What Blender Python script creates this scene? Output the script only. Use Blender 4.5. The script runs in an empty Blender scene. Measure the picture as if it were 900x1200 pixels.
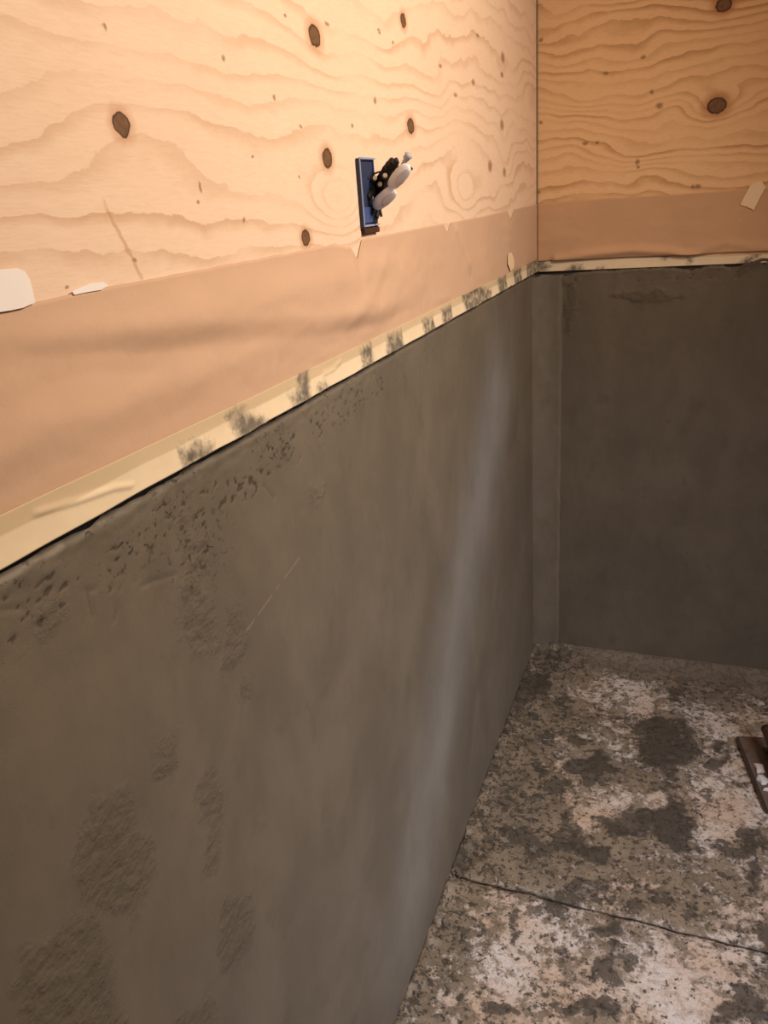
import bpy, bmesh, math, random
import numpy as np
from mathutils import Vector, Matrix

random.seed(7)
SC = bpy.context.scene
COL = SC.collection

# ------------------------------------------------------------------ camera
F_PX, YAW, PITCH, ROLL = 911.28, -0.3953004, -0.3773567, -0.0791057
CAM = np.array([0.427955, -2.244312, 1.40])
H = 1.196                                     # lower edge of the plywood
fw = np.array([math.sin(YAW)*math.cos(PITCH), math.cos(YAW)*math.cos(PITCH), math.sin(PITCH)])
rt = np.array([math.cos(YAW), -math.sin(YAW), 0.0]); up = np.cross(rt, fw)
rt, up = math.cos(ROLL)*rt + math.sin(ROLL)*up, -math.sin(ROLL)*rt + math.cos(ROLL)*up
cd = bpy.data.cameras.new('camera'); cam = bpy.data.objects.new('camera', cd); COL.objects.link(cam)
cam.matrix_world = Matrix(((rt[0], up[0], -fw[0], CAM[0]), (rt[1], up[1], -fw[1], CAM[1]),
                           (rt[2], up[2], -fw[2], CAM[2]), (0, 0, 0, 1)))
cd.sensor_fit = 'VERTICAL'; cd.sensor_height = 36.0; cd.lens = 36.0*F_PX/1200.0
cd.clip_start = 0.02
SC.camera = cam

# ------------------------------------------------------------------ world, lights, exposure
w = bpy.data.worlds.new('world'); SC.world = w; w.use_nodes = True
w.node_tree.nodes['Background'].inputs[0].default_value = (1.0, 0.80, 0.66, 1)
w.node_tree.nodes['Background'].inputs[1].default_value = 0.10

def aim(o, target):
    o.rotation_euler = (Vector(target) - o.location).to_track_quat('-Z', 'Y').to_euler()

def spot(name, loc, target, watts, col, angle, blend, size):
    l = bpy.data.lights.new(name, 'SPOT'); l.energy = watts; l.color = col
    l.spot_size = math.radians(angle); l.spot_blend = blend; l.shadow_soft_size = size
    o = bpy.data.objects.new(name, l); COL.objects.link(o); o.location = loc; aim(o, target); return o

def area(name, loc, target, watts, col, sx, sy, spread=180):
    l = bpy.data.lights.new(name, 'AREA'); l.energy = watts; l.color = col
    l.shape = 'RECTANGLE'; l.size = sx; l.size_y = sy; l.spread = math.radians(spread)
    o = bpy.data.objects.new(name, l); COL.objects.link(o); o.location = loc; aim(o, target); return o

spot('work_lamp_light', (1.25, -1.25, 2.14), (0.0, -1.16, 1.44), 130, (1.0, 0.80, 0.61), 118, 1.0, 0.20)
area('doorway_daylight', (1.75, -2.3, 1.3), (0.66, -1.25, 0.0), 10.5, (0.80, 0.84, 1.0), 0.7, 1.6, 75)
beam = area('added_streak_light', (1.80, -1.05, 0.95), (0.0, -0.86, 0.56), 0.50, (0.60, 0.72, 1.0), 0.09, 1.30, 13)
_z = (beam.location - Vector((0.0, -0.86, 0.56))).normalized(); _y = Vector((0, .70, .715)); _y = (_y - _z*_y.dot(_z)).normalized(); _x = _y.cross(_z)
beam.rotation_euler = Matrix((_x, _y, _z)).transposed().to_euler()       # added strip light, tilted to lay the slanted streak on the left wall

SC.view_settings.view_transform = 'Standard'
try: SC.view_settings.look = 'None'
except Exception: pass
SC.view_settings.exposure = 0.0
SC.view_settings.gamma = 1.0
SC.view_settings.use_curve_mapping = False

# ------------------------------------------------------------------ helpers
def ray(px, py): return fw + rt*(px-450)/F_PX + up*(600-py)/F_PX
def on_x(px, py, x=0.0): d = ray(px, py); return CAM + d*((x-CAM[0])/d[0])    # point on a plane of constant x
def on_y(px, py, y=0.0): d = ray(px, py); return CAM + d*((y-CAM[1])/d[1])
def on_z(px, py, z=0.0): d = ray(px, py); return CAM + d*((z-CAM[2])/d[2])
def LW(px, py): p = on_x(px, py); return (p[1], p[2])                          # left wall: (y, z)
def BW(px, py): p = on_y(px, py); return (p[0], p[2])                          # back wall: (x, z)
def FL(px, py): p = on_z(px, py); return (p[0], p[1])                          # floor: (x, y)

def _h(ix, iy, s):
    n = (ix.astype(np.int64)*374761393 + iy.astype(np.int64)*668265263 + s*1274126177) & 0xffffffff
    n = ((n ^ (n >> 13))*1274126177) & 0xffffffff
    return ((n ^ (n >> 16)) & 0xffff)/65535.0*2*math.pi
def perlin(x, y, s=0):
    x = np.asarray(x, float); y = np.asarray(y, float)
    ix = np.floor(x); iy = np.floor(y); fx = x-ix; fy = y-iy
    def g(dx, dy):
        a = _h(ix+dx, iy+dy, s); return np.cos(a)*(fx-dx) + np.sin(a)*(fy-dy)
    u = fx*fx*fx*(fx*(fx*6-15)+10); v = fy*fy*fy*(fy*(fy*6-15)+10)
    return ((g(0,0)*(1-u)+g(1,0)*u)*(1-v) + (g(0,1)*(1-u)+g(1,1)*u)*v)*1.4
def fbm(x, y, o=4, s=0):
    r = 0; a = 1.0
    for k in range(o): r = r + a*perlin(x*2**k+17.3*k, y*2**k-9.1*k, s+k); a *= .5
    return r
def sstep(a, b, x):
    t = np.clip((x-a)/(b-a), 0, 1); return t*t*(3-2*t)
def poly_sdf(U, V, pts):
    """signed distance to a polygon, negative inside (metres)"""
    pts = np.array(pts); m = .12
    out = np.full(U.shape, 1.0)
    sel = (U > pts[:,0].min()-m) & (U < pts[:,0].max()+m) & (V > pts[:,1].min()-m) & (V < pts[:,1].max()+m)
    u = U[sel]; v = V[sel]
    if u.size == 0: return out
    d = np.full(u.shape, 9.0); ins = np.zeros(u.shape, bool); n = len(pts)
    for i in range(n):
        a = pts[i]; b = pts[(i+1) % n]; e = b-a
        t = np.clip(((u-a[0])*e[0]+(v-a[1])*e[1])/(e@e+1e-12), 0, 1)
        d = np.minimum(d, np.hypot(u-a[0]-t*e[0], v-a[1]-t*e[1]))
        c = ((a[1] > v) != (b[1] > v))
        with np.errstate(divide='ignore', invalid='ignore'):
            xi = (b[0]-a[0])*(v-a[1])/(b[1]-a[1]+1e-15)+a[0]
        ins ^= c & (u < xi)
    out[sel] = np.where(ins, -d, d); return out
def patches(U, V, conv, polys):
    r = np.full(U.shape, 1.0)
    for p in polys: r = np.minimum(r, poly_sdf(U, V, [conv(*q) for q in p]))
    return r
def line_sdf(U, V, pts):
    d = np.full(U.shape, 9.0)
    for a, b in zip(pts[:-1], pts[1:]):
        a = np.array(a); b = np.array(b); e = b-a
        t = np.clip(((U-a[0])*e[0]+(V-a[1])*e[1])/(e@e+1e-12), 0, 1)
        d = np.minimum(d, np.hypot(U-a[0]-t*e[0], V-a[1]-t*e[1]))
    return d

def link(name, me, mat=None, parent=None):
    o = bpy.data.objects.new(name, me); COL.objects.link(o)
    if mat is not None and me is not None: me.materials.append(mat)
    if parent is not None: o.parent = parent
    return o
def tag(o, label=None, cat=None, group=None, kind=None):
    if label: o['label'] = label
    if cat: o['category'] = cat
    if group: o['group'] = group
    if kind: o['kind'] = kind
    return o
def rebase(o):
    """move a world-space mesh so that its origin sits at its base centre"""
    me = o.data; n = len(me.vertices); co = np.empty(n*3); me.vertices.foreach_get('co', co); co = co.reshape(-1, 3)
    lo = co.min(0); hi = co.max(0); c = np.array([(lo[0]+hi[0])/2, (lo[1]+hi[1])/2, lo[2]])
    me.vertices.foreach_set('co', (co-c).ravel()); o.location = c; me.update(); return o

def grid_mesh(name, P, attrs=None, flip=False, smooth=True):
    """P: (n,m,3) points; attrs: name -> (n,m)"""
    n, m = P.shape[:2]; idx = np.arange(n*m).reshape(n, m)
    q = np.stack([idx[:-1,:-1], idx[1:,:-1], idx[1:,1:], idx[:-1,1:]], -1).reshape(-1, 4)
    if flip: q = q[:, ::-1]
    me = bpy.data.meshes.new(name)
    me.vertices.add(n*m); me.vertices.foreach_set('co', P.reshape(-1).astype(np.float32))
    me.loops.add(q.size); me.loops.foreach_set('vertex_index', q.reshape(-1).astype(np.int32))
    me.polygons.add(len(q)); me.polygons.foreach_set('loop_start', np.arange(0, q.size, 4).astype(np.int32))
    me.polygons.foreach_set('loop_total', np.full(len(q), 4, np.int32))
    me.update(calc_edges=True)
    if smooth: me.polygons.foreach_set('use_smooth', np.ones(len(q), bool))
    for k, a in (attrs or {}).items():
        at = me.attributes.new(k, 'FLOAT', 'POINT'); at.data.foreach_set('value', a.reshape(-1).astype(np.float32))
    me.validate(); return me
def segs(*parts):
    """concatenate (start, stop, step) runs into one increasing coordinate list"""
    r = []
    for a, b, s in parts: r += list(np.linspace(a, b, max(2, int(round((b-a)/s))+1))[(1 if r else 0):])
    return np.array(r)
def bm_obj(name, bm, mat, parent=None, smooth=False):
    me = bpy.data.meshes.new(name); bm.normal_update(); bm.to_mesh(me); bm.free()
    if smooth: me.polygons.foreach_set('use_smooth', np.ones(len(me.polygons), bool))
    return link(name, me, mat, parent)
def add_box(bm, lo, hi):
    r = bmesh.ops.create_cube(bm, size=1.0)
    for v in r['verts']: v.co = Vector([(lo[i]+hi[i])/2 + v.co[i]*(hi[i]-lo[i]) for i in range(3)])
    return r['verts']
def add_tube(bm, pts, rad, n=8):
    pts = [Vector(p) for p in pts]; rings = []
    rads = rad if isinstance(rad, (list, tuple)) else [rad]*len(pts)
    for i, p in enumerate(pts):
        t = (pts[min(i+1, len(pts)-1)] - pts[max(i-1, 0)]).normalized()
        a = t.orthogonal().normalized() if i == 0 else (pa - t*pa.dot(t)).normalized()
        pa = a; b = t.cross(a)
        rings.append([bm.verts.new(p + (a*math.cos(2*math.pi*k/n) + b*math.sin(2*math.pi*k/n))*rads[i]) for k in range(n)])
    for r0, r1 in zip(rings[:-1], rings[1:]):
        for k in range(n): bm.faces.new((r0[k], r0[(k+1) % n], r1[(k+1) % n], r1[k]))
    bm.faces.new(rings[0][::-1]); bm.faces.new(rings[-1])
def curve_pts(pts, n=6):
    """Catmull-Rom through points"""
    p = [Vector(q) for q in pts]; p = [p[0]*2-p[1]] + p + [p[-1]*2-p[-2]]; out = []
    for i in range(1, len(p)-2):
        for k in range(n):
            t = k/n; a, b, c, d = p[i-1:i+3]
            out.append(.5*((2*b)+(c-a)*t+(2*a-5*b+4*c-d)*t*t+(3*b-a-3*c+d)*t**3))
    return out+[p[-2]]

# ------------------------------------------------------------------ shader helpers
class NT:
    def __init__(s, name, rough=.8, spec=.3, metal=0):
        s.m = bpy.data.materials.new(name); s.m.use_nodes = True; s.t = s.m.node_tree
        s.b = s.t.nodes['Principled BSDF']; s.b.inputs['Roughness'].default_value = rough
        s.b.inputs['Specular IOR Level'].default_value = spec; s.b.inputs['Metallic'].default_value = metal
    def n(s, typ, **kw):
        x = s.t.nodes.new(typ)
        for k, v in kw.items(): setattr(x, k, v)
        return x
    def put(s, sock, v):
        if v is None: return
        if isinstance(v, bpy.types.NodeSocket): s.t.links.new(v, sock)
        else:
            if sock.type == 'RGBA' and len(v) == 3: v = (*v, 1)
            sock.default_value = v
    def math(s, op, a, b=None, c=None, clamp=False):
        x = s.n('ShaderNodeMath', operation=op, use_clamp=clamp)
        for i, v in enumerate((a, b, c)): s.put(x.inputs[i], v)
        return x.outputs[0]
    def vm(s, op, a, b=None):
        x = s.n('ShaderNodeVectorMath', operation=op); s.put(x.inputs[0], a); s.put(x.inputs[1], b)
        return x.outputs['Value'] if op in ('LENGTH', 'DOT_PRODUCT') else x.outputs[0]
    def attr(s, name): return s.n('ShaderNodeAttribute', attribute_name=name).outputs['Fac']
    def obj(s): return s.n('ShaderNodeTexCoord').outputs['Object']
    def noise(s, vec, scale, detail=3, rough=.55, dist=0.0):
        x = s.n('ShaderNodeTexNoise'); s.put(x.inputs['Vector'], vec)
        x.inputs['Scale'].default_value = scale; x.inputs['Detail'].default_value = detail
        x.inputs['Roughness'].default_value = rough; x.inputs['Distortion'].default_value = dist
        return x.outputs['Fac']
    def step(s, a, b, v, lo=0.0, hi=1.0):
        x = s.n('ShaderNodeMapRange', interpolation_type='SMOOTHSTEP'); s.put(x.inputs[0], v)
        for i, q in enumerate((a, b, lo, hi)): s.put(x.inputs[i+1], q)
        return x.outputs[0]
    def mix(s, f, a, b, mode='MIX'):
        x = s.n('ShaderNodeMix', data_type='RGBA', blend_type=mode)
        s.put(x.inputs[0], f); s.put(x.inputs[6], a); s.put(x.inputs[7], b); return x.outputs[2]
    def ramp(s, v, stops):
        x = s.n('ShaderNodeValToRGB'); e = x.color_ramp.elements
        while len(e) < len(stops): e.new(.5)
        for k, (p, c) in zip(e, stops): k.position = p; k.color = (*c, 1) if len(c) == 3 else c
        s.put(x.inputs[0], v); return x.outputs[0]
    def color(s, c): s.put(s.b.inputs['Base Color'], c)
    def rough(s, v): s.put(s.b.inputs['Roughness'], v)
    def bump(s, h, dist=.001, strength=1.0, prev=None):
        x = s.n('ShaderNodeBump'); x.inputs['Distance'].default_value = dist
        x.inputs['Strength'].default_value = strength; s.put(x.inputs['Height'], h)
        if prev is not None: s.t.links.new(prev, x.inputs['Normal'])
        s.t.links.new(x.outputs[0], s.b.inputs['Normal']); return x.outputs[0]
    def scale(s, v, xyz): return s.vm('MULTIPLY', v, xyz)

def plain(name, col, rough=.6, spec=.3, metal=0, var=.25, scale=60):
    t = NT(name, rough, spec, metal); n = t.noise(t.obj(), scale, 3)
    t.color(t.mix(n, [c*(1-var) for c in col], [min(1, c*(1+var)) for c in col]))
    t.bump(n, .0006, .5); return t.m

# ---- plaster on the walls (attributes: rough = unsmoothed patches, pit = ragged pits near the top edge)
def mat_plaster(name, col, dark):
    t = NT(name, .62, .35); o = t.obj()
    big = t.noise(t.scale(o, (1, 1, .7)), 6.5, 5, .62, .3)
    mid = t.noise(t.scale(o, (1, 1, .5)), 26, 4, .6)
    fine = t.noise(o, 340, 3, .6)
    grit = t.noise(o, 130, 4, .65)
    c = t.mix(t.step(.32, .7, big), [x*.87 for x in col], [x*1.11 for x in col])
    c = t.mix(t.step(.56, .68, t.noise(t.scale(o, (1, 1, .8)), 13, 6, .66), 0, .36), c, [x*.66 for x in col])
    c = t.mix(t.step(.50, .78, mid, 0, .30), c, [x*.72 for x in col])
    edge = t.math('ADD', t.attr('rough'), t.math('MULTIPLY', t.math('SUBTRACT', grit, .5), .012))
    msk = t.step(.009, -.009, edge)
    c = t.mix(t.math('MULTIPLY', msk, .36), c, dark)
    pit = t.step(.2, .7, t.attr('pit'))
    torn = t.math('MULTIPLY', t.step(.575, .635, t.noise(t.scale(o, (1, 1, 1.5)), 95, 6, .70)), t.attr('crumb'))
    pit = t.math('MAXIMUM', t.math('MULTIPLY', pit, .75), torn)
    c = t.mix(t.math('MULTIPLY', pit, .85), c, [x*.36 for x in dark])  # crevice shade of pits and torn spots painted into the colour
    c = t.mix(t.step(.1, .9, t.attr('pale'), 0, .55), c, [x*1.75 for x in col])
    t.color(c)
    t.rough(t.math('ADD', t.math('MULTIPLY', msk, .3), .58))
    hgt = t.math('ADD', t.math('MULTIPLY', fine, .14), t.math('MULTIPLY', mid, .16))
    hgt = t.math('SUBTRACT', hgt, t.math('MULTIPLY', torn, .9))
    hgt = t.math('ADD', hgt, t.math('MULTIPLY', msk, t.math('MULTIPLY', t.noise(t.scale(o, (1, 1, 1.25)), 75, 3, .55), 2.0)))
    t.bump(hgt, .003, .7); return t.m

# ---- plywood: growth-ring field comes as an attribute, knots are ellipses (centre, radii, darkness)
def mat_ply(name, axis, knots, light, band, crack=None, lo=.50):
    t = NT(name, .55, .25); o = t.obj()
    st = (1, 4.0, 14) if axis == 'y' else (4, 1, 14)
    st = (14*0+1, 1, 9)
    fib = t.noise(t.scale(o, st), 60, 4, .65)
    wob = t.noise(t.scale(o, (1, 1, 1.6)), 24, 4, .6)
    f = t.math('ADD', t.attr('ring'), t.math('MULTIPLY', t.math('SUBTRACT', wob, .5), .62))
    fr = t.math('FRACT', f)
    idn = t.n('ShaderNodeTexWhiteNoise', noise_dimensions='1D'); t.put(idn.inputs['W'], t.math('FLOOR', f))
    line = t.math('MULTIPLY', t.step(lo, .96, fr), t.step(1.0, .95, fr))
    amt = t.math('MULTIPLY', line, t.step(.28, .62, t.noise(t.scale(o, (1, 1, 1.6)), 4.5, 3, .6), .08, .72))
    amt = t.math('MULTIPLY', amt, t.math('ADD', t.math('MULTIPLY', idn.outputs['Value'], .75), .35))
    c = t.mix(t.noise(t.scale(o, (1, 1, 2)), 5, 3, .6), [light[0]*.95, light[1]*.90, light[2]*.86], light)
    c = t.mix(t.step(.35, .8, fib, 0, .20), c, band)
    c = t.mix(amt, c, band)
    cm = t.n('ShaderNodeCombineXYZ'); sp = t.n('ShaderNodeSeparateXYZ'); t.put(sp.inputs[0], o)
    t.put(cm.inputs[0], sp.outputs['Y' if axis == 'y' else 'X']); t.put(cm.inputs[1], sp.outputs['Z'])
    wv = t.n('ShaderNodeTexNoise'); wv.inputs['Scale'].default_value = 130; t.put(wv.inputs['Vector'], o)
    uv = t.vm('ADD', cm.outputs[0], t.scale(t.vm('SUBTRACT', wv.outputs['Color'], (.5, .5, .5)), (.006, .006, 0)))
    big = None; small = None
    for (ku, kv, ru, rv, kind) in knots:
        d = t.vm('LENGTH', t.scale(t.vm('SUBTRACT', uv, (ku, kv, 0)), (1/ru, 1/rv, 0)))
        if kind == 'k': big = d if big is None else t.math('MINIMUM', big, d)
        else: small = d if small is None else t.math('MINIMUM', small, d)
    if big is not None:
        c = t.mix(t.step(2.2, 1.0, big, 0, .55), c, [band[0]*.9, band[1]*.72, band[2]*.6])
        kc = t.mix(t.noise(o, 220, 3, .6), (.055, .028, .014), (.26, .14, .07))
        kc = t.mix(t.step(.72, .95, big), kc, (.05, .022, .012))
        c = t.mix(t.step(1.12, .92, big), c, kc)
    if small is not None:
        c = t.mix(t.step(1.35, .4, small, 0, .72), c, (.20, .10, .045))
    if crack:
        a = np.array(crack[0]); b = np.array(crack[1]); e = (b-a)/np.hypot(*(b-a))
        q = t.vm('SUBTRACT', uv, (a[0], a[1], 0))
        al = t.vm('DOT_PRODUCT', q, (e[0], e[1], 0)); ac = t.math('ABSOLUTE', t.vm('DOT_PRODUCT', q, (-e[1], e[0], 0)))
        L = float(np.hypot(*(b-a)))
        m = t.math('MULTIPLY', t.step(.0030, .0008, ac), t.math('MULTIPLY', t.step(-.002, .002, al), t.step(L+.002, L-.002, al)))
        c = t.mix(t.math('MULTIPLY', m, t.step(.35, .6, t.noise(o, 60, 2), .10, .50)), c, (.42, .22, .09))
    t.color(c)
    t.bump(t.math('ADD', t.math('MULTIPLY', fib, .5), t.math('MULTIPLY', amt, -.4)), .0006, .6)
    return t.m

def mat_paper(name, col):
    t = NT(name, .7, .25); o = t.obj()
    a = t.noise(t.scale(o, (1, 1, 1)), 7, 3, .5); b = t.noise(o, 500, 2)
    c = t.mix(a, [x*.9 for x in col], [x*1.08 for x in col])
    c = t.mix(t.step(.5, .8, b, 0, .12), c, [x*.7 for x in col])
    c = t.mix(t.step(.66, .78, t.noise(o, 16, 2), 0, .25), c, (col[0]*1.15, col[1]*1.25, col[2]*1.4))
    t.color(c); t.bump(t.noise(o, 45, 3, .5), .0025, .35); return t.m

def mat_tape(name, col):
    t = NT(name, .6, .3); o = t.obj()
    n = t.noise(o, 30, 3); g = t.noise(o, 160, 4, .65)
    c = t.mix(n, [x*.9 for x in col], [x*1.06 for x in col])
    c = t.mix(t.step(.56, .64, t.attr('upper'), 0, .75), c, (col[0]*.72, col[1]*.66, col[2]*.58))
    e = t.math('ADD', t.attr('smear'), t.math('MULTIPLY', t.math('SUBTRACT', g, .5), .020))
    m = t.step(.009, -.007, e)
    c = t.mix(t.math('MULTIPLY', m, t.step(.3, .62, t.noise(o, 70, 2), .45, .95)), c, (.13, .115, .09))
    t.color(c); t.bump(t.math('ADD', t.math('MULTIPLY', n, .6), t.math('MULTIPLY', m, t.math('ADD', g, .5))), .0022, .6); return t.m

def mat_floor(name):
    t = NT(name, .55, .4); o = t.obj()
    n0 = t.noise(o, 5, 4, .6, .3); n1 = t.noise(o, 13, 8, .70, .2); n2 = t.noise(o, 44, 8, .72); n3 = t.noise(o, 150, 4, .65)
    mot = t.math('ADD', t.math('MULTIPLY', n1, .50), t.math('MULTIPLY', n2, .50))
    cov = t.attr('cover')
    white = t.mix(t.step(.35, .65, n0), (.55, .42, .31), (.66, .60, .55))
    white = t.mix(t.step(.46, .60, n2, 0, .60), white, (.38, .28, .19))
    n4 = t.noise(o, 85, 7, .75)
    white = t.mix(t.step(.53, .60, n4, 0, .50), white, (.20, .155, .105))
    slurry = t.mix(t.step(.38, .62, n1), (.10, .080, .052), (.24, .19, .13))
    slurry = t.mix(t.step(.56, .62, n4, 0, .6), slurry, (.36, .28, .20))
    mud = t.mix(n3, (.045, .037, .028), (.092, .077, .058))
    v = t.math('ADD', mot, cov)
    c = t.mix(t.step(.465, .550, v, 0, .93), white, slurry)
    spk = t.step(.565, .60, t.math('ADD', t.noise(t.vm('ADD', o, (3.1, 1.7, 0)), 62, 7, .72), t.math('MULTIPLY', cov, .25)))
    c = t.mix(t.math('MULTIPLY', spk, .88), c, mud)
    e = t.math('ADD', t.math('MULTIPLY', t.math('SUBTRACT', n1, .5), .10), t.math('MULTIPLY', t.math('SUBTRACT', n2, .5), .09))
    e = t.math('ADD', t.attr('mud'), e)
    m = t.step(.006, -.006, e)
    bl = t.noise(t.vm('ADD', o, (.7, 5.3, 0)), 10, 8, .66)
    m = t.math('MAXIMUM', m, t.step(.565, .60, t.math('ADD', bl, t.math('MULTIPLY', cov, .3)), 0, .85))
    c = t.mix(t.math('MULTIPLY', m, .9), c, mud)
    sm = t.attr('smooth')
    c = t.mix(sm, c, t.mix(n1, (.15, .125, .09), (.25, .205, .15)))
    t.color(c)
    t.rough(t.math('ADD', t.math('MULTIPLY', n2, .3), .42))
    hg = t.math('ADD', t.math('MULTIPLY', t.step(.45, .56, v), .5), t.math('MULTIPLY', n3, .6))
    hg = t.math('ADD', hg, t.math('ADD', t.math('MULTIPLY', m, .5), t.math('MULTIPLY', spk, .5)))
    t.bump(hg, .004, .8); return t.m

PLASTER = (.144, .121, .090)
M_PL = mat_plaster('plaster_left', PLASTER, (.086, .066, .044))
M_PB = mat_plaster('plaster_back_shaded', (.120, .097, .069), (.062, .048, .033))  # plaster colour darkened for the weaker light on the back wall
M_PF = mat_plaster('plaster_corner_shaded', (.138, .112, .080), (.07, .055, .038))  # colour lowered to offset the light it catches facing the lamp
M_FLOOR = mat_floor('dirty_floor')
M_PAPER = mat_paper('kraft_paper', (.56, .375, .255))
M_PAPERB = mat_paper('kraft_paper_less_lit', (.54, .335, .195))  # same paper, weaker light painted in as a deeper orange
M_TAPE = mat_tape('cream_tape', (.74, .61, .42))
M_WHITE = plain('white_tape', (.84, .80, .78), .55, .3, 0, .06, 20)
M_CREAM = plain('pale_tape', (.80, .62, .42), .6, .25, 0, .08, 25)
M_DARK = plain('dark_mortar', (.075, .062, .048), .85, .2)

# ================================================================== THE SETTING
# ---- left wall: smoothed mortar up to the plywood, rough where the float did not reach
uu = segs((-3.2, -2.1, .05), (-2.1, -1.15, .003), (-1.15, 0.0, .005))
vv = segs((0.0, .98, .006), (.98, H-.007, .0022))
U, V = np.meshgrid(uu, vv, indexing='ij')
rough_polys = [
    [(26,712),(63,700),(62,716),(46,752),(38,742)],
    [(215,612),(246,618),(246,666),(232,672),(216,648)],
    [(208,690),(228,678),(246,706),(256,758),(236,768),(214,765)],
    [(184,878),(201,848),(206,892),(193,906),(176,924)],
    [(108,944),(146,918),(162,950),(180,1012),(176,1040),(158,1068),(118,1070),(96,1036),(94,1000)],
    [(28,1098),(60,1078),(112,1090),(126,1140),(136,1206),(40,1206),(22,1140)],
    [(238,920),(252,900),(262,960),(254,1030),(240,1024)],
    [(264,1060),(290,1052),(296,1090),(288,1120),(262,1146),(258,1100)],
    [(282,802),(288,800),(292,822),(286,826)],
    [(364,566),(378,562),(376,584),(366,582)],
    [(270,720),(282,706),(290,760),(280,782),(262,780)],
    [(210,1190),(250,1168),(262,1206),(206,1206)],
]
rsd = patches(U+.014*fbm(U*13, V*13, 3, 6), V+.018*fbm(U*13+9, V*13, 3, 7), LW, rough_polys)
rsd = rsd + .006*fbm(U*30, V*30, 3, 5)
rm = sstep(.006, -.008, rsd)
# ragged crumbs and pits in the strip just below the upper edge, strongest towards the camera
dz = (H-.007) - V
near = sstep(-.75, -1.55, U)
band_c = .040 + .012*perlin(U*6, V*0, 3)
pn = fbm(U*85+V*60, V*120-U*40, 3, 11) + .35*fbm(U*18, V*18, 2, 12)
pit = sstep(.42, .75, pn)*np.exp(-((dz-band_c)/.026)**2)*(.25+.9*near)
pit = np.clip(pit, 0, 1)
c0 = LW(232,640); c1 = LW(200,615)
crumb = np.exp(-((dz-.032)/.022)**2)*(.10+1.0*near)*sstep(-.25, .35, fbm(U*12, V*16, 2, 14))
crumb = np.maximum(crumb, .85*np.exp(-((U-c0[0])/.045)**2-((V-c0[1])/.045)**2))
crumb = np.maximum(crumb, .6*np.exp(-((U-c1[0])/.05)**2-((V-c1[1])/.03)**2))
crumb = np.maximum(crumb, .9*sstep(.013, .002, dz)*near*sstep(-.2, .3, fbm(U*20, V*20, 2, 16)))
pale = np.zeros_like(U)
ln = line_sdf(U, V, [LW(290,738), LW(316,702), LW(352,652)])
pale = np.maximum(pale, sstep(.0030, .0004, ln)*(perlin(U*60, V*60, 8) > -.15)*.8)
ln2 = line_sdf(U, V, [LW(60,655), LW(30,668), LW(0,680)])
dark_l = np.full(U.shape, 9.0)
for pl in ([(100,690),(108,722)], [(128,690),(136,716),(133,728)], [(100,692),(118,688)], [(114,655),(130,692)], [(0,712),(32,711)],
           [(308,566),(322,584)], [(166,686),(180,680),(210,672)], [(282,802),(288,826)], [(262,1118),(288,1114)]):
    dark_l = np.minimum(dark_l, line_sdf(U, V, [LW(*q) for q in pl]))
lin = sstep(.0040, .0004, dark_l)*sstep(-.5, .1, perlin(U*40, V*40, 13))
X = .0012*fbm(U*3, V*2.6, 3, 31) + .0004*fbm(U*24, V*18, 3, 41)
X = X - rm*(.0012 + .0011*fbm(U*38, V*52, 2, 51)) - pit*.0012 - lin*.0011
X = X + .0012*near*sstep(.035, .012, dz)*fbm(U*40, V*60, 2, 61)
X = X + .004*np.exp(-dz/.006)*near*perlin(U*45, V*10, 66) - .004*np.exp(-(dz/.004)**2)
top = V.max()
for px, py, ru, rv in ((60,624,.012,.006), (40,641,.007,.004), (10,662,.018,.004), (120,598,.010,.003), (0,668,.02,.004)):
    c = LW(px, py); pale = np.maximum(pale, sstep(1.3, .6, np.hypot((U-c[0])/ru, (V-min(c[1], top-.002))/rv) + .5*perlin(U*120, V*120, 17)))
Vz = V - .0050*near*np.exp(-dz/.02); Vz[:, -1] += .0025*perlin(uu*35, uu*0, 71)*near[:, -1]
P = np.stack([X, U, Vz], -1)
wall_left = link('wall_left', grid_mesh('wall_left', P, dict(rough=rsd, pit=np.maximum(pit, lin*.42), pale=pale, crumb=crumb), flip=False), M_PL)
tag(wall_left, 'left wall below the plywood, smoothed grey-brown mortar with rough unsmoothed patches', kind='structure')
# recessed gap above the mortar, filled with dark crumbs
bm = bmesh.new(); add_box(bm, (-.06, -3.2, -.02), (-.010, .06, H+.02))
bm_obj('wall_core', bm, M_DARK, wall_left)

# ---- back wall
xs = segs((0.0, .74, .005), (.74, 1.95, .05))
edge_px = [(664,323),(676,319),(690,318),(705,316),(718,317),(735,314),(750,313),(770,313),(788,313),(800,315),(811,317),(828,311),(847,310),(853,313),(867,312),(875,305),(884,304),(892,300),(900,301)]
ex = [BW(*q) for q in edge_px]
topz = np.interp(xs, [e[0] for e in ex], [e[1] for e in ex]) + .0022*fbm(xs*90, xs*0, 3, 77)
tt = np.concatenate([np.linspace(0, .86, 150)[:-1], np.linspace(.86, 1, 60)])
Xb = np.repeat(xs[:, None], len(tt), 1); Zb = topz[:, None]*tt[None, :]
dzb = topz[:, None] - Zb
rsb = patches(Xb, Zb, BW, [[(664,330),(676,327),(674,360),(668,392),(664,388)], [(720,345),(770,338),(800,348),(760,358)], [(846,300),(902,296),(902,312),(870,316)]])
rsb = rsb + .010*fbm(Xb*28, Zb*28, 3, 15)
pitb = sstep(.42, .66, fbm(Xb*60, Zb*60, 3, 19))*np.exp(-(dzb/.05)**2)*.7
pitb = np.maximum(pitb, sstep(.72, .95, fbm(Xb*26, Zb*36, 3, 29))*.35)
Yb = -.006 - .0016*fbm(Xb*3, Zb*2.4, 3, 91) - .0006*fbm(Xb*22, Zb*15, 3, 95) + pitb*.003
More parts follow.
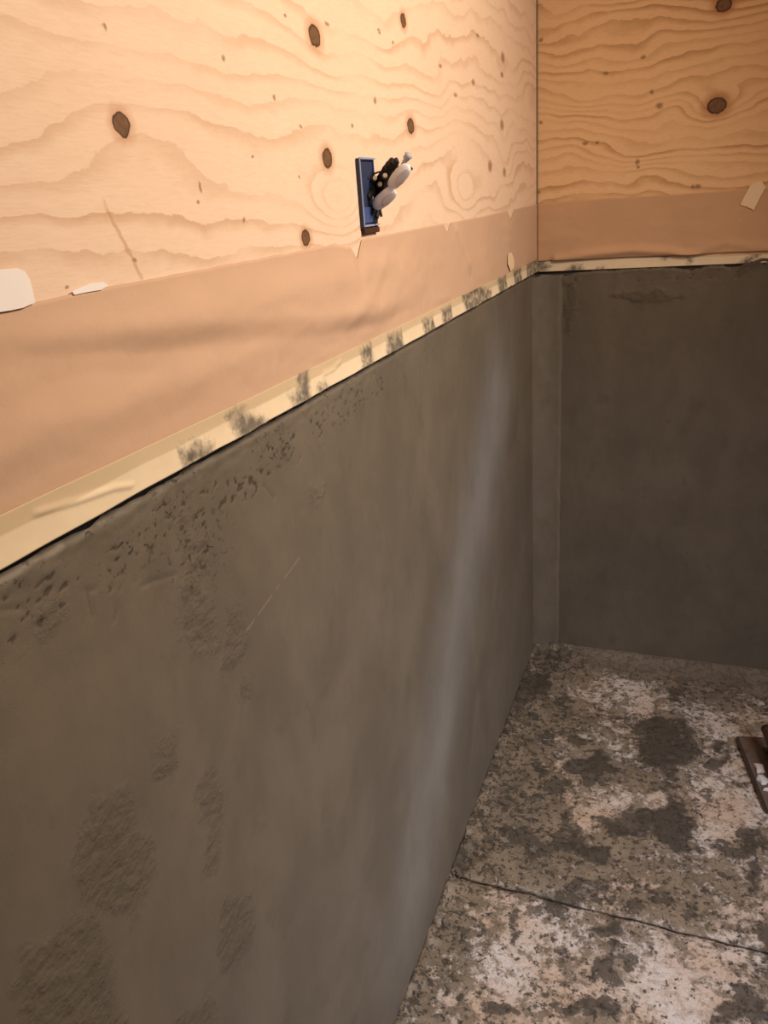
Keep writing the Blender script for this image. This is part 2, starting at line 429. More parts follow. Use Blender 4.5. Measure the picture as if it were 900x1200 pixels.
Yb = Yb + .006*np.exp(-(dzb/.003)**2) - .003*np.exp(-dzb/.012)*(.6+fbm(Xb*30, Zb*20, 2, 99))
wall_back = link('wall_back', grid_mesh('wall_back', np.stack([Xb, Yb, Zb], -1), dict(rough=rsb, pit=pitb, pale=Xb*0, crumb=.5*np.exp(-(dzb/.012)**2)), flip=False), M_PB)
tag(wall_back, 'back wall below the plywood, shade-darkened mortar with a ragged upper edge', kind='structure')
bm = bmesh.new(); add_box(bm, (-.06, .004, -.02), (1.95, .06, H+.02))
bm_obj('wall_core', bm, M_DARK, wall_back)

# ---- mortar fillet that bridges the corner
zz = np.linspace(-.002, 1.184, 240); ss = np.linspace(0, 1, 16)
S, Z = np.meshgrid(ss, zz, indexing='ij')
cx = S*.079 + .0022*fbm(Z*9, S*3, 3, 103)*(S > .5) - .03*(1-S)*0
cy = -.042*(1-S) - .013*S - .006*np.sin(S*math.pi)*-1
cy = np.where(S >= .999, -.002, cy); cx = np.where(S >= .93, cx+.0015*perlin(Z*30, S, 5), cx)
cx = cx - .002*(S == 0)
wob = .0012*fbm(Z*14, S*3, 3, 107)
ztop = Z + .006*perlin(S*6, S*0+.5, 9)*sstep(1.08, 1.184, Z)
fz = np.stack([cx+wob, cy-wob, ztop], -1)
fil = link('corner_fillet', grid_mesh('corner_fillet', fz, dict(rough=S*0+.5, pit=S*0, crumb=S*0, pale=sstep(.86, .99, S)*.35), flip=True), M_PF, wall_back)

# ---- floor: base slab and separate boards with an open joint
bm = bmesh.new(); add_box(bm, (-.06, -3.2, -.06), (1.95, .06, -.016))
floor = bm_obj('floor', bm, M_DARK); tag(floor, 'screed floor under the boards', kind='structure')
mud_polys = [
    [(664,905),(684,884),(700,872),(712,884),(724,894),(734,904),(716,914),(690,926),(672,918)],
    [(745,862),(770,842),(800,846),(812,880),(806,900),(790,912),(776,900),(752,884)],
    [(828,884),(846,886),(856,880),(858,896),(846,906),(830,900)],
    [(706,966),(730,958),(752,950),(780,938),(790,926),(796,934),(810,944),(812,970),(824,988),(818,998),(786,992),(760,972),(736,984),(712,986)],
    [(560,842),(600,800),(640,790),(650,800),(610,830),(575,870)],
    [(664,952),(672,950),(678,982),(670,984)],
    [(590,1064),(598,1058),(604,1090),(600,1108),(592,1100)],
    [(684,1078),(722,1072),(724,1096),(700,1104),(688,1096)],
    [(700,1120),(716,1108),(740,1114),(724,1150),(704,1144)],
    [(868,1014),(880,1010),(892,1030),(884,1050),(872,1046)],
    [(556,1170),(576,1180),(604,1174),(620,1168),(590,1196),(566,1196)],
    [(840,990),(902,960),(902,1000),(868,1004)],
    [(826,1180),(860,1160),(902,1170),(902,1206),(830,1206)],
    [(640,985),(700,990),(720,1000),(700,1010),(650,1000)],
    [(700,1180),(730,1176),(740,1200),(712,1206)],
    [(620,1050),(650,1050),(660,1066),(630,1068)],
]
pale_polys = [
    [(640,800),(700,790),(770,800),(752,830),(700,830),(650,822)],
    [(690,862),(720,850),(746,860),(740,884),(714,880)],
    [(800,830),(900,838),(900,862),(860,862),(820,850)],
    [(800,900),(860,900),(870,960),(840,1000),(812,930)],
    [(690,940),(760,925),(770,936),(700,966),(680,966)],
    [(575,1090),(620,1075),(630,1130),(600,1170),(560,1160)],
    [(840,1090),(902,1060),(902,1110),(860,1110)],
    [(760,1130),(840,1140),(830,1200),(740,1200),(730,1160)],
    [(540,1150),(560,1180),(540,1206),(480,1206)],
]
def floor_piece(y0, y1, fine):
    fx = segs((.0, .76, .005 if fine else .02), (.76, 1.95, .05)); fy = segs((y0, y1, .005 if fine else .03))
    U, V = np.meshgrid(fx, fy, indexing='ij')
    wu = U + .034*fbm(U*11, V*11, 4, 205); wv = V + .034*fbm(U*11+5, V*11, 4, 207)
    mud = patches(wu, wv, FL, mud_polys); pl = patches(wu, wv, FL, pale_polys)
    mud = np.minimum(mud + .004, .35)
    mud = np.minimum(mud, (U-.010)*.8 + .018 + .02*fbm(U*7, V*7, 2, 203))
    mud = np.minimum(mud, np.abs(V+1.0)*1.1 + .006 + .022*fbm(U*7, V*7, 3, 209))
    wallx = np.exp(-((U+.02)/.085)**2)
    cover = .038 + .10*np.exp(-(U/.13)**2) + .10*np.exp(-((V+.03)/.15)**2) - .075*sstep(.06, -.04, pl) + .07*fbm(U*4, V*4, 3, 201)
    cover = cover - .045*sstep(-.85, -1.2, V)
    sm = sstep(-.16, -.07, V + .045*fbm(U*6, V*6, 3, 211) + .08*sstep(.28, .12, U)*-1)
    sm = np.maximum(sm*.85, 0)
    z = .0014*fbm(U*12, V*12, 4, 221) + .0016*sstep(.01, -.02, mud + .02*fbm(U*40, V*40, 3, 231))
    z = z + .0045*wallx*fbm(U*34, V*34, 3, 241) + .010*np.exp(-(U/.022)**2)*(1+.9*fbm(U*24, V*24, 2, 251))
    z = z + .016*np.exp(-((V+.0)/.035)**2) + .003*sm*np.exp(-((V+.05)/.05)**2)
    z = z + .010*np.exp(-((U-.05)**2+(V+.03)**2)/.05**2)*(1+fbm(U*40, V*40, 3, 261))
    e = np.minimum(V-y0, y1-V); z = z - .004*np.exp(-(e/.006)**2)*(fine or 1)*(V < -.02)
    wig = .004*fbm(fx*9, fx*0, 3, 271)
    for k, w_ in ((0, .0016), (1, .0016), (2, .0010), (-1, .0016), (-2, .0016), (-3, .0010)):
        if not ((k < 0 and y1 > -.01) or (k >= 0 and y0 < -3)): V[:, k] += wig*(w_/.0016)
    if y1 < -.9 and fine: V[:, -1] += np.clip(.0035*fbm(fx*14, fx*0, 2, 281), -.001, .0030)
    P = np.stack([U, V, z], -1)
    me = grid_mesh('floor_board', P, dict(mud=mud, cover=cover, smooth=sm))
    o = link('floor_board', me, M_FLOOR, floor)
    so = o.modifiers.new('thickness', 'SOLIDIFY'); so.thickness = .014; so.offset = -1
    return o
floor_piece(-.998, .0, True); floor_piece(-1.75, -1.0025, True); floor_piece(-3.2, -1.754, False)

# ---- plywood sheets above
def knot(conv, px, py, wpx, hpx, kind='k'):
    c = conv(px, py); a = conv(px-wpx/2, py); b = conv(px+wpx/2, py); d = conv(px, py-hpx/2); e = conv(px, py+hpx/2)
    return (c[0], c[1], max(.0012, abs(b[0]-a[0])/2), max(.0012, abs(e[1]-d[1])/2), kind)
KL = [knot(LW, *k) for k in [
    (135,147,19,28),(363,43,13,26),(378,186,11,23),(353,279,10,18),(477,148,8,18),(468,25,6,17)]]
KL += [knot(LW, *k, 's') for k in [
    (115,33,6,8),(255,69,5,8),(378,29,6,6),(315,115,4,9),(408,148,3,6),(347,149,4,6),(226,238,5,5),(280,258,4,7),(70,337,5,6),
    (328,20,4,6),(434,119,3,6),(439,36,3,5),(586,68,5,14),(585,88,4,7),(585,147,5,14),(571,195,5,14),(588,202,4,12),(435,118,3,8),
    (345,208,3,4),(440,40,3,4),(150,305,5,7),(551,97,4,8),(512,78,4,5),(556,42,4,5),(530,112,4,6),(290,184,4,4),(456,51,3,5)]]
KL += [knot(LW, 228, 220, 3, 16, 's')]
KB = [knot(BW, *k) for k in [(848,6,19,17),(840,124,23,19)]]
KB += [knot(BW, *k, 's') for k in [(773,124,9,8),(686,168,8,5),(754,67,6,5),(747,190,5,7),(634,47,6,5),(634,144,5,5),(710,86,7,4),
    (818,218,8,6),(632,225,4,4),(700,167,5,4),(764,108,5,6),(812,219,6,5),(636,257,5,5),(748,196,4,5)]]
def ring_left(U, V):
    f = V*30 + 1.5*fbm(U*1.7+3, V*4.2, 3, 301) + .55*fbm(U*7, V*9, 2, 311)*sstep(-1.5, -.6, U)
    f = f - U*1.2 + 1.6*np.exp(-(((U+1.0)/.30)**2))*sstep(1.42, 1.7, V)
    for px, py, A, su, sv in ((392,236,3.2,.075,.035),(540,225,2.6,.12,.04),(135,147,-1.0,.10,.045),(363,43,.9,.10,.05),(510,110,1.6,.11,.05),(590,190,1.8,.08,.06)):
        c = LW(px, py); f = f + A*np.exp(-((U-c[0])/su)**2-((V-c[1])/sv)**2)
    return f
def ring_back(U, V):
    f = V*42 + 1.5*fbm(U*2.2+7, V*5, 3, 401) + .5*fbm(U*9, V*10, 2, 411) + U*2
    for px, py, A, su, sv in ((840,124,2.0,.07,.035),(790,130,-1.4,.08,.04),(690,120,1.6,.10,.03),(740,185,1.4,.08,.03),(850,10,1.5,.06,.04)):
        c = BW(px, py); f = f + A*np.exp(-((U-c[0])/su)**2-((V-c[1])/sv)**2)
    return f
M_PLYL = mat_ply('plywood_pale', 'y', KL, (.80, .620, .475), (.53, .33, .195), (LW(113,236), LW(160,328)))
M_PLYB = mat_ply('plywood_golden', 'x', KB, (.80, .54, .31), (.38, .185, .065), None, .34)
CEIL = 2.30; PT = .006                                    # sheet face stands this far off the mortar
us = segs((-3.2, -2.1, .05), (-2.1, -.0070, .004)); vs = segs((H, 1.90, .004), (1.90, CEIL, .02))
U, V = np.meshgrid(us, vs, indexing='ij')
o = link('plywood_sheet', grid_mesh('plywood_sheet', np.stack([U*0+PT, U, V], -1), dict(ring=ring_left(U, V))), M_PLYL, wall_left)
tag(o, 'pale plywood sheet with dark oval knots'); s = o.modifiers.new('thickness', 'SOLIDIFY'); s.thickness = .015; s.offset = -1
us = segs((PT+.0015, .80, .004), (.80, 1.95, .04))
U, V = np.meshgrid(us, vs, indexing='ij')
o = link('plywood_sheet', grid_mesh('plywood_sheet', np.stack([U, U*0-PT*.5, V], -1), dict(ring=ring_back(U, V)), flip=False), M_PLYB, wall_back)
tag(o, 'golden plywood sheet with flowing grain'); s = o.modifiers.new('thickness', 'SOLIDIFY'); s.thickness = .006; s.offset = -1

# ---- the rest of the room, out of the picture
M_ROOM = plain('raw_board', (.55, .42, .30), .75, .2, 0, .12, 8)
bm = bmesh.new(); add_box(bm, (-.06, -3.2, CEIL), (1.95, .06, CEIL+.04))
tag(bm_obj('ceiling', bm, M_ROOM), 'board ceiling', kind='structure')
bm = bmesh.new(); add_box(bm, (1.95, -3.2, -.06), (2.0, .06, CEIL+.04))
tag(bm_obj('wall_right', bm, M_ROOM), 'right wall of raw boards', kind='structure')

# ================================================================== THINGS
# ---- kraft paper on the left wall: loose, creased, upper edge torn in places
us = segs((-2.6, -2.0, .02), (-2.0, -.0055, .003)); nv = 46
tz_px = [(0,361),(60,348),(120,336),(180,325),(250,312),(330,297),(395,285),(430,278),(500,265),(560,254),(624,240)]
tp = [LW(*q) for q in tz_px]
ztop = np.interp(us, [p[0] for p in tp], [p[1] for p in tp]) + .0006*fbm(us*30, us*0, 2, 501)
for px, dep, wd in ((411, .020, .020), (519, .017, .024), (595, .022, .040), (402, .007, .05)):
    c = LW(px, 285 if px < 450 else 255)[0]
    ztop = ztop - dep*np.clip(1-np.abs(us-c)/wd, 0, 1)
zbot = H + .026
T = np.linspace(0, 1, nv)[None, :]
U = np.repeat(us[:, None], nv, 1); V = zbot + (ztop[:, None]-zbot)*T
cl = [LW(0,398), LW(120,396), LW(250,388), LW(360,380), LW(440,372)]
zc = np.interp(us, [c[0] for c in cl], [c[1] for c in cl])[:, None]
amp = (sstep(-.95, -1.35, U)*(.75+.25*perlin(U*3, U*0, 5)))
h = .009*amp*(sstep(zc-.016, zc+.012, V))*sstep(0, .045, ztop[:, None]-V)
h = h*sstep(H+.032, H+.055, V) + .004*amp*np.exp(-((V-(zbot+.045))/.018)**2)
h = h + .0016*fbm(U*7, V*16, 3, 511)*sstep(0, .03, ztop[:, None]-V)
wr = line_sdf(U, V, [LW(445,300), LW(425,345), LW(400,378)]); h = h + .0016*np.exp(-(wr/.012)**2)
wr = line_sdf(U, V, [LW(530,270), LW(545,310)]); h = h + .003*np.exp(-(wr/.012)**2)
h = np.maximum(h, 0)*sstep(H+.029, H+.040, V)
P = np.stack([PT+.0012+h, U, V], -1)
o = link('kraft_paper', grid_mesh('kraft_paper', P), M_PAPER)
s = o.modifiers.new('thickness', 'SOLIDIFY'); s.thickness = .0005; s.offset = 1
tag(rebase(o), 'brown kraft paper strip, creased, along the bottom of the pale left plywood', 'paper', 'masking paper along the plywood')

us = segs((PT+.003, .80, .004), (.80, 1.7, .03))
tp = [BW(*q) for q in ((628,240),(660,236),(720,232),(790,228),(860,223),(900,221))]
ztop = np.interp(us, [p[0] for p in tp], [p[1] for p in tp]) + .0008*fbm(us*25, us*0, 2, 521)
zbot = H + .0235 + .002*perlin(us*9, us*0, 523)
zbot = zbot[:, None]
U = np.repeat(us[:, None], nv, 1); V = zbot + (ztop[:, None]-zbot)*T
fold = line_sdf(U, V, [BW(652,304), BW(690,298), BW(740,293), BW(785,295), BW(815,301)])
h = .010*np.exp(-(fold/.011)**2) + .0016*fbm(U*9, V*16, 3, 531)*sstep(0, .03, ztop[:, None]-V)
fold = line_sdf(U, V, [BW(800,300), BW(850,285), BW(900,292)]); h = h + .003*np.exp(-(fold/.012)**2)
P = np.stack([U, -PT*.5-.0042-np.maximum(h, 0), V], -1)
o = link('kraft_paper', grid_mesh('kraft_paper', P), M_PAPERB)
s = o.modifiers.new('thickness', 'SOLIDIFY'); s.thickness = .0005; s.offset = 1
tag(rebase(o), 'brown kraft paper strip with a bulging fold on the golden back plywood', 'paper', 'masking paper along the plywood')

# ---- cream tape that holds the lower paper edge
us = segs((-2.6, -2.0, .02), (-2.0, -.0075, .003)); nv = 30; T = np.linspace(0, 1, nv)[None, :]
tp = [LW(*q) for q in ((0,588),(60,562),(130,531),(225,494),(300,458),(425,400),(500,368),(560,337),(600,318),(620,304))]
ztop = 1.2262 + .0007*perlin(us*5, us*0, 607) + .002*sstep(-1.6, -1.9, us)
zbot = H - .001 + .0012*perlin(us*14, us*0, 601) + .003*sstep(-.7, -.1, us)*fbm(us*60, us*0, 2, 603)
U = np.repeat(us[:, None], nv, 1); V = zbot[:, None] + (ztop-zbot)[:, None]*T
sm = [ [(200,526),(222,518),(236,522),(232,534),(204,545)], [(256,486),(270,478),(284,484),(300,494),(290,506),(270,512)],
       [(341,436),(351,432),(352,468),(340,474)], [(330,462),(342,456),(350,470),(334,476)], [(415,408),(426,402),(428,430),(416,436)],
       [(446,394),(462,388),(464,412),(444,418)], [(488,376),(500,372),(502,388),(490,396)], [(510,364),(522,358),(522,378),(512,384)],
       [(534,342),(552,334),(570,340),(566,356),(540,370)], [(578,326),(588,322),(588,346),(578,350)], [(596,316),(606,312),(606,334),(598,338)],
       [(612,306),(626,300),(626,324),(612,330)], [(362,452),(372,450),(374,456),(362,460)] ]
smear = patches(U, V, LW, sm)
h = .003*(1-T)**2 + .0007*fbm(U*10, V*20, 2, 611)
rd = line_sdf(U, V, [LW(30,600), LW(80,585), LW(120,571), LW(140,568)]); h = h + .0018*np.exp(-(rd/.0024)**2)
rd = line_sdf(U, V, [LW(370,438), LW(382,432), LW(390,424)]); h = h + .0015*np.exp(-(rd/.003)**2)
h = h + .0012*sstep(.006, -.006, smear)*(1+fbm(U*80, V*80, 2, 613))
P = np.stack([PT+.0030+np.maximum(h, 0), U, V], -1)
o = link('tape_strip', grid_mesh('tape_strip', P, dict(smear=smear, upper=T+U*0+.05*perlin(U*9, U*0, 9))), M_TAPE)
s = o.modifiers.new('thickness', 'SOLIDIFY'); s.thickness = .0008; s.offset = 1
tag(rebase(o), 'long cream tape strip smeared with grey mortar, under the left kraft paper', 'tape', 'tape strips above the mortar')

us = segs((PT+.004, .80, .003), (.80, 1.7, .03))
tp = [BW(*q) for q in ((628,306),(650,304),(690,301),(740,299),(800,301),(850,299),(900,297))]
ztop = np.interp(us, [p[0] for p in tp], [p[1] for p in tp])
zbot = H - .004 + 0*us
U = np.repeat(us[:, None], nv, 1); V = zbot[:, None] + (ztop-zbot)[:, None]*T
sm = [ [(628,306),(640,304),(646,312),(630,320)], [(664,316),(672,310),(682,310),(684,314),(670,322)], [(700,314),(708,312),(710,320),(700,320)], [(778,298),(782,300),(780,303),(776,303)],
       [(806,302),(811,304),(810,308),(806,307)], [(862,312),(872,304),(884,298),(890,296),(886,304),(870,314)], [(640,300),(650,300),(652,304),(640,305)] ]
smear = patches(U, V, BW, sm)
h = .0010*(1-T)**2 + .0005*fbm(U*10, V*20, 2, 621)
P = np.stack([U, -PT*.5-.0012-np.maximum(h, 0), V], -1)
o = link('tape_strip', grid_mesh('tape_strip', P, dict(smear=smear, upper=T+U*0-.3)), M_TAPE)
s = o.modifiers.new('thickness', 'SOLIDIFY'); s.thickness = .0008; s.offset = 1
tag(rebase(o), 'short cream tape strip on the back wall above the dark mortar', 'tape', 'tape strips above the mortar')

# ---- single pieces of tape
def sheet(name, outline, plane, off, mat, label, cat, group=None, th=.0006):
    bm = bmesh.new(); vs_ = []
    for q in outline:
        u, v = (LW if plane == 'x' else BW)(*q)
        vs_.append(bm.verts.new((off, u, v) if plane == 'x' else (u, off, v)))
    f = bm.faces.new(vs_); bm.normal_update()
    want = Vector((1, 0, 0)) if plane == 'x' else Vector((0, -1, 0))
    if f.normal.dot(want) < 0: f.normal_flip()
    r = bmesh.ops.extrude_face_region(bm, geom=[f])
    for v in r['geom']:
        if isinstance(v, bmesh.types.BMVert): v.co += want*th
    bmesh.ops.recalc_face_normals(bm, faces=bm.faces)
    o = bm_obj(name, bm, mat); rebase(o); tag(o, label, cat, group); return o
sheet('tape_piece', [(-40,322),(-10,316),(8,315),(16,319),(22,329),(26,345),(28,355),(14,361),(0,364),(-20,367),(-40,371)], 'x', PT+.0035, M_WHITE,
      'white rounded tape piece over the paper edge, cut by the left picture border', 'tape')
sheet('tape_scrap', [(73,342),(84,337),(97,332),(110,331),(116,335),(108,340),(90,343),(76,346)], 'x', PT+.0024, M_WHITE,
      'small torn white tape scrap just above the left kraft paper', 'tape')
sheet('tape_piece', [(867,240),(873,228),(879,217),(886,213),(892,212),(897,219),(890,232),(883,246),(875,242)], 'y', -PT*.5-.0065, M_CREAM,
      'pale slanted masking tape piece holding the back kraft paper', 'tape')
sheet('tape_scrap', [(590,298),(594,296),(597,304),(597,314),(593,318),(590,310)], 'x', PT+.0045, M_CREAM,
      'tiny cream tape scrap on the kraft paper near the corner', 'tape')

# ---- electrical box with loose wiring, set into the left plywood
M_BLUE = plain('blue_plastic', (.045, .085, .24), .35, .5, 0, .25, 90)
M_BLUEIN = plain('dark_blue_inside_and_shade', (.022, .034, .085), .5, .4)
M_RIM = plain('pale_blue_edge', (.30, .36, .50), .4, .5, 0, .1)
M_CABLE = plain('black_cable', (.013, .009, .006), .6, .4)
M_BROWN = plain('brown_cut_wood', (.06, .026, .015), .8, .2)
M_BRASS = plain('brass_terminal', (.42, .33, .22), .5, .4, .1)
M_GREY = plain('grey_wire_end', (.38, .38, .42), .45, .4)
t_ = NT('cloudy_plastic', .32, .5); o_ = t_.obj()
t_.color(t_.mix(t_.noise(o_, 70, 3), (.66, .62, .63), (.86, .83, .84))); t_.bump(t_.noise(o_, 90, 3), .002, .5)
t_.b.inputs['Transmission Weight'].default_value = .12
M_CLOUD = t_.m
D0, D1 = PT+.0005, PT+.0055
_a = on_x(420.5, 185, D1); _b = on_x(427, 268, D1); y0 = (_a[1]+_b[1])/2; z1 = _a[2]; z0 = _b[2]; y1 = on_x(441.5, 225, D1)[1]
root = bpy.data.objects.new('electrical_box', None); COL.objects.link(root)
root.location = (PT, (y0+y1)/2, z0); root.empty_display_size = .05
tag(root, 'blue electrical box on the plywood with loose wiring and cloudy plastic connectors', 'electrical box')
RL = Vector(root.location)
def part(name, bm, mat, parent=root, bevel=0, smooth=False):
    bmesh.ops.translate(bm, verts=bm.verts, vec=-RL)
    bmesh.ops.recalc_face_normals(bm, faces=bm.faces)
    o = bm_obj(name, bm, mat, parent, smooth)
    if bevel: b = o.modifiers.new('bevel', 'BEVEL'); b.width = bevel; b.segments = 2
    return o
wt = .0025
bm = bmesh.new(); add_box(bm, (D0, y0+wt, z0+.004), (D0+.002, y1-wt, z1-wt)); part('back_plate', bm, M_BLUEIN)
for nm, lo, hi in (('side_wall', (D0, y0, z0), (D1, y0+wt, z1)), ('side_wall', (D0, y1-wt, z0), (D1-.001, y1, z1)),
                   ('end_wall', (D0, y0+wt, z1-wt), (D1, y1-wt, z1)), ('end_wall', (D0, y0+wt, z0+.002), (D1, y1-wt, z0+.002+wt))):
    bm = bmesh.new(); add_box(bm, lo, hi); part(nm, bm, M_BLUEIN if lo[1] == y0 else M_BLUE, bevel=.0006)  # near side wall takes the darker blue as painted shade
bm = bmesh.new()
add_box(bm, (D1, y0-.0006, z0+.002), (D1+.0012, y0+.0012, z1+.001)); add_box(bm, (D1, y0+.0016, z1-.0012), (D1+.0014, y1, z1+.001))
add_box(bm, (D1, y0+.0016, z0+.002), (D1+.0014, y1, z0+.0042))
part('rim', bm, M_RIM)
bm = bmesh.new(); add_box(bm, (PT-.0002, y0+.001, z0-.007), (PT+.006, y1+.0005, z0)); part('cutout_edge', bm, M_BROWN, bevel=.001)
bm = bmesh.new(); add_box(bm, (D0+.002, y0+.004, z0+.006), (D0+.0045, y1-.004, z0+.026)); part('mounting_lug', bm, M_BLUE, bevel=.001)
def at(px, py, x): return Vector(on_x(px, py, x))
def out(px, py, y=-1.185): return Vector(on_y(px, py, y))                 # a point hanging out into the room
# dark cable bundle coming out of the box
for pts, r in (([at(437,262,.010), out(443,246,-1.18), out(448,230), out(453,210), out(460,192)], .0046),
               ([at(431,232,.009), out(439,216,-1.18), out(447,206), out(455,194), out(466,188)], .0044),
               ([at(434,250,.009), out(441,230,-1.18), out(445,216), out(451,202)], .0046),
               ([at(431,209,.009), out(440,203,-1.18), out(448,201), out(456,199)], .0012)):
    bm = bmesh.new(); add_tube(bm, curve_pts(pts), r, 10); part('cable', bm, M_CABLE, smooth=True)
bm = bmesh.new()
add_tube(bm, curve_pts([out(449,208), out(456,197), out(463,189)]), [.0075, .0082, .0082, .0075, .0082, .0082, .0075, .0082, .0082, .0075, .0082, .0082, .007], 8); part('cable_clamp', bm, M_CABLE, smooth=False)
for px, py, y in ((439,209,-1.196), (451,206,-1.200), (445,216,-1.196), (435,232,-1.190)):
    c = out(px, py, y); bm = bmesh.new(); bmesh.ops.create_cone(bm, cap_ends=True, segments=12, radius1=.0036, radius2=.0030, depth=.005)
    bmesh.ops.rotate(bm, verts=bm.verts, cent=(0,0,0), matrix=Vector((0, 0, 1)).rotation_difference(Vector((.5, -.8, .15)).normalized()).to_matrix())
    bmesh.ops.translate(bm, verts=bm.verts, vec=c); part('terminal', bm, M_BRASS, bevel=.0005)
# cloudy plastic connector covers: two lobes
def lobe(a, b, rad, squash, seed, n=14):
    bm = bmesh.new(); a = Vector(a); b = Vector(b); ax = (b-a); L = ax.length; ax.normalize()
    side = ax.cross(Vector((.40, -.90, -.05))).normalized(); dep = side.cross(ax); rings = []
    for i in range(n+1):
        t = i/n; p = (1-abs(2*t-1)**2.8)**.5*.92+.04 if 0 < t < 1 else .12
        r = []
        for k in range(16):
            an = 2*math.pi*k/16; cs, sn = math.cos(an), math.sin(an)
            cs = math.copysign(abs(cs)**.45, cs); sn = math.copysign(abs(sn)**.45, sn)
            w_ = 1 + .05*math.sin(seed+3*an+5*t)
            r.append(bm.verts.new(a + ax*L*t + (side*cs*rad + dep*sn*rad*squash)*p*w_))
        rings.append(r)
    for r0, r1 in zip(rings[:-1], rings[1:]):
        for k in range(16): bm.faces.new((r0[k], r0[(k+1) % 16], r1[(k+1) % 16], r1[k]))
    bm.faces.new(rings[0][::-1]); bm.faces.new(rings[-1]); return bm
c1 = part('connector_cover', lobe(out(456,220,-1.205), out(480,193,-1.205), .0092, .62, 1), M_CLOUD, smooth=True)
c2 = part('connector_cover', lobe(out(438,244,-1.205), out(463,220,-1.205), .0092, .62, 4), M_CLOUD, smooth=True)
M_PANEL = plain('cloudy_panel', (.50, .47, .50), .3, .5, 0, .08)
def lens(px0, px1, parent):
    bm = lobe(out(*px0, -1.2105), out(*px1, -1.2105), .0052, .42, 2, 10)
    return part('raised_panel', bm, M_PANEL, parent, smooth=True)
lens((465,217), (480,198), c1); lens((448,241), (464,225), c2)
bm = bmesh.new(); add_tube(bm, curve_pts([out(470,199,-1.195), out(474,190,-1.195), out(477,185,-1.195)]), [.0034]*13, 8); part('wire_end', bm, M_GREY, smooth=True)
bm = bmesh.new(); bmesh.ops.create_icosphere(bm, subdivisions=2, radius=.0056)
for v in bm.verts: v.co *= 1 + .18*math.sin(v.co.x*900+v.co.z*700)
bmesh.ops.translate(bm, verts=bm.verts, vec=out(478,183,-1.195)); part('wire_cap', bm, M_GREY, smooth=True)
for pts in ([out(478,194,-1.2), out(481,197,-1.2), out(483,198.5,-1.2)], [out(444,243,-1.2), out(446,249,-1.2), out(447,254,-1.2)], [out(442,245,-1.195), out(441,251,-1.195), out(443,256,-1.195)]):
    bm = bmesh.new(); add_tube(bm, curve_pts(pts), [.0019]*13, 8); part('wire_tip', bm, M_CABLE, smooth=True)

# ---- plastering trowel lying on the floor by the right border
A = on_z(862, 862, .012); B = on_z(896, 947, .012)
ang = math.atan2(B[1]-A[1], B[0]-A[0])
root = bpy.data.objects.new('plastering_trowel', None); COL.objects.link(root); root.empty_display_size = .05
root.location = (A[0], A[1], .006); root.rotation_euler = (0, 0, ang)
tag(root, 'plastering trowel with mortar-stained steel blade lying on the floor at the right', 'trowel')
RL = Vector((0, 0, 0))
t_ = NT('stained_blade', .5, .5, .35); o_ = t_.obj(); n_ = t_.noise(o_, 26, 4, .6)
t_.color(t_.mix(t_.step(.48, .68, n_), (.20, .15, .12), (.20, .07, .045))); t_.bump(t_.noise(o_, 90, 4), .002, .5)
M_BLADE = t_.m
M_EDGE = plain('dark_steel_edge', (.09, .075, .062), .45, .5, .5)
M_WOOD = plain('dark_handle_wood', (.085, .035, .022), .5, .4, 0, .3, 40)
M_LUMP = plain('pale_plaster_lump', (.66, .62, .60), .75, .2, 0, .12, 70)
LB, WB = .28, .125
bm = bmesh.new()
def rr(cx0, cx1, cy0, cy1, r, z):
    out = []
    for (cx, cy, a0) in ((cx1-r, cy1-r, 0), (cx0+r, cy1-r, 90), (cx0+r, cy0+r, 180), (cx1-r, cy0+r, 270)):
        for k in range(5): a = math.radians(a0+22.5*k); out.append((cx+r*math.cos(a), cy+r*math.sin(a), z))
    return out
def slab(bm, ring0, h):
    v0 = [bm.verts.new(p) for p in ring0]; v1 = [bm.verts.new((p[0], p[1], p[2]+h)) for p in ring0]; n = len(v0)
    bm.faces.new(v0[::-1]); bm.faces.new(v1)
    for k in range(n): bm.faces.new((v0[k], v0[(k+1) % n], v1[(k+1) % n], v1[k]))
slab(bm, rr(0, LB, 0, WB, .010, 0), .004); part('blade_rim', bm, M_EDGE, root)
bm = bmesh.new(); slab(bm, rr(.004, LB-.004, .006, WB-.006, .008, .004), .0012); part('blade', bm, M_BLADE, root)
bm = bmesh.new(); add_box(bm, (.05, WB/2-.010, .0052), (.23, WB/2+.010, .0112)); part('mounting_bar', bm, M_EDGE, root, bevel=.002)
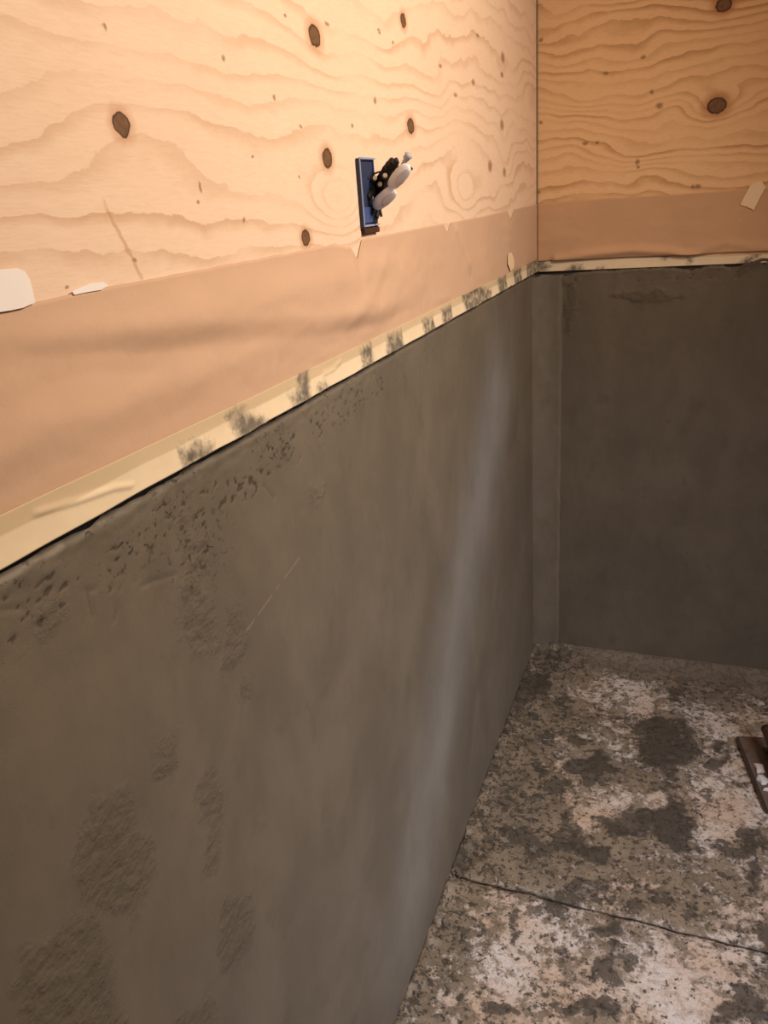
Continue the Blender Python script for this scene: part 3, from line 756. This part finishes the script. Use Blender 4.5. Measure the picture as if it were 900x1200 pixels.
for x in (.075, .205):
    bm = bmesh.new(); add_tube(bm, [(x, WB/2, .010), (x, WB/2, .030), (x, WB/2, .052)], [.007, .006, .007], 10); part('tang', bm, M_EDGE, root, smooth=True)
bm = bmesh.new(); xs_ = np.linspace(.035, .245, 15)
add_tube(bm, [(x, WB/2, .058) for x in xs_], [.009+.009*math.sin(math.pi*min(1, max(.12, (x-.035)/.21)))**.6 for x in xs_], 14); part('handle', bm, M_WOOD, root, smooth=True)
def lump(cx, cy, sx, sy, seed):
    random.seed(seed); bm = bmesh.new(); bmesh.ops.create_icosphere(bm, subdivisions=3, radius=1)
    for v in bm.verts:
        q = v.co.copy(); k = 1+.16*math.sin(seed+4*q.x+3*q.y)+.08*math.sin(9*q.y+seed)
        f = max(abs(q.x), abs(q.y)); g = (1/max(f, .5))**.5
        v.co = Vector((cx+q.x*sx*k*g, cy+q.y*sy*k*g, .0052+max(q.z, -.15)*.007))
    part('plaster_lump', bm, M_LUMP, root, smooth=True)
lump(.128, .026, .019, .011, 1); lump(.170, .022, .016, .012, 5); lump(.205, .024, .004, .010, 9)

# ---- crumbs of mortar along the foot of the walls (uncountable)
rng = np.random.default_rng(3); bm = bmesh.new()
for i in range(900):
    k = rng.random()
    if k < .7: x = abs(rng.normal(0, .028))+.004; y = -rng.random()*1.72
    elif k < .85: x = abs(rng.normal(0, .06))+.02; y = -abs(rng.normal(0, .03))-.01
    else: x = rng.random()*.7; y = -rng.random()*1.4-.12
    r = (.0012 + .004*rng.random()**3)*(1 if k < .85 else .7)
    v = bmesh.ops.create_icosphere(bm, subdivisions=1, radius=r)['verts']
    z = .001 + .008*math.exp(-(x/.022)**2)
    for q in v:
        q.co *= 1+.35*(rng.random()-.5); q.co.z *= .7; q.co += Vector((x, y, z))
o = bm_obj('mortar_crumbs', bm, plain('crumb_mortar', (.12, .10, .075), .85, .2, 0, .4, 40), None, False)
tag(o, 'loose mortar crumbs scattered along the foot of the left wall', 'crumbs', kind='stuff')
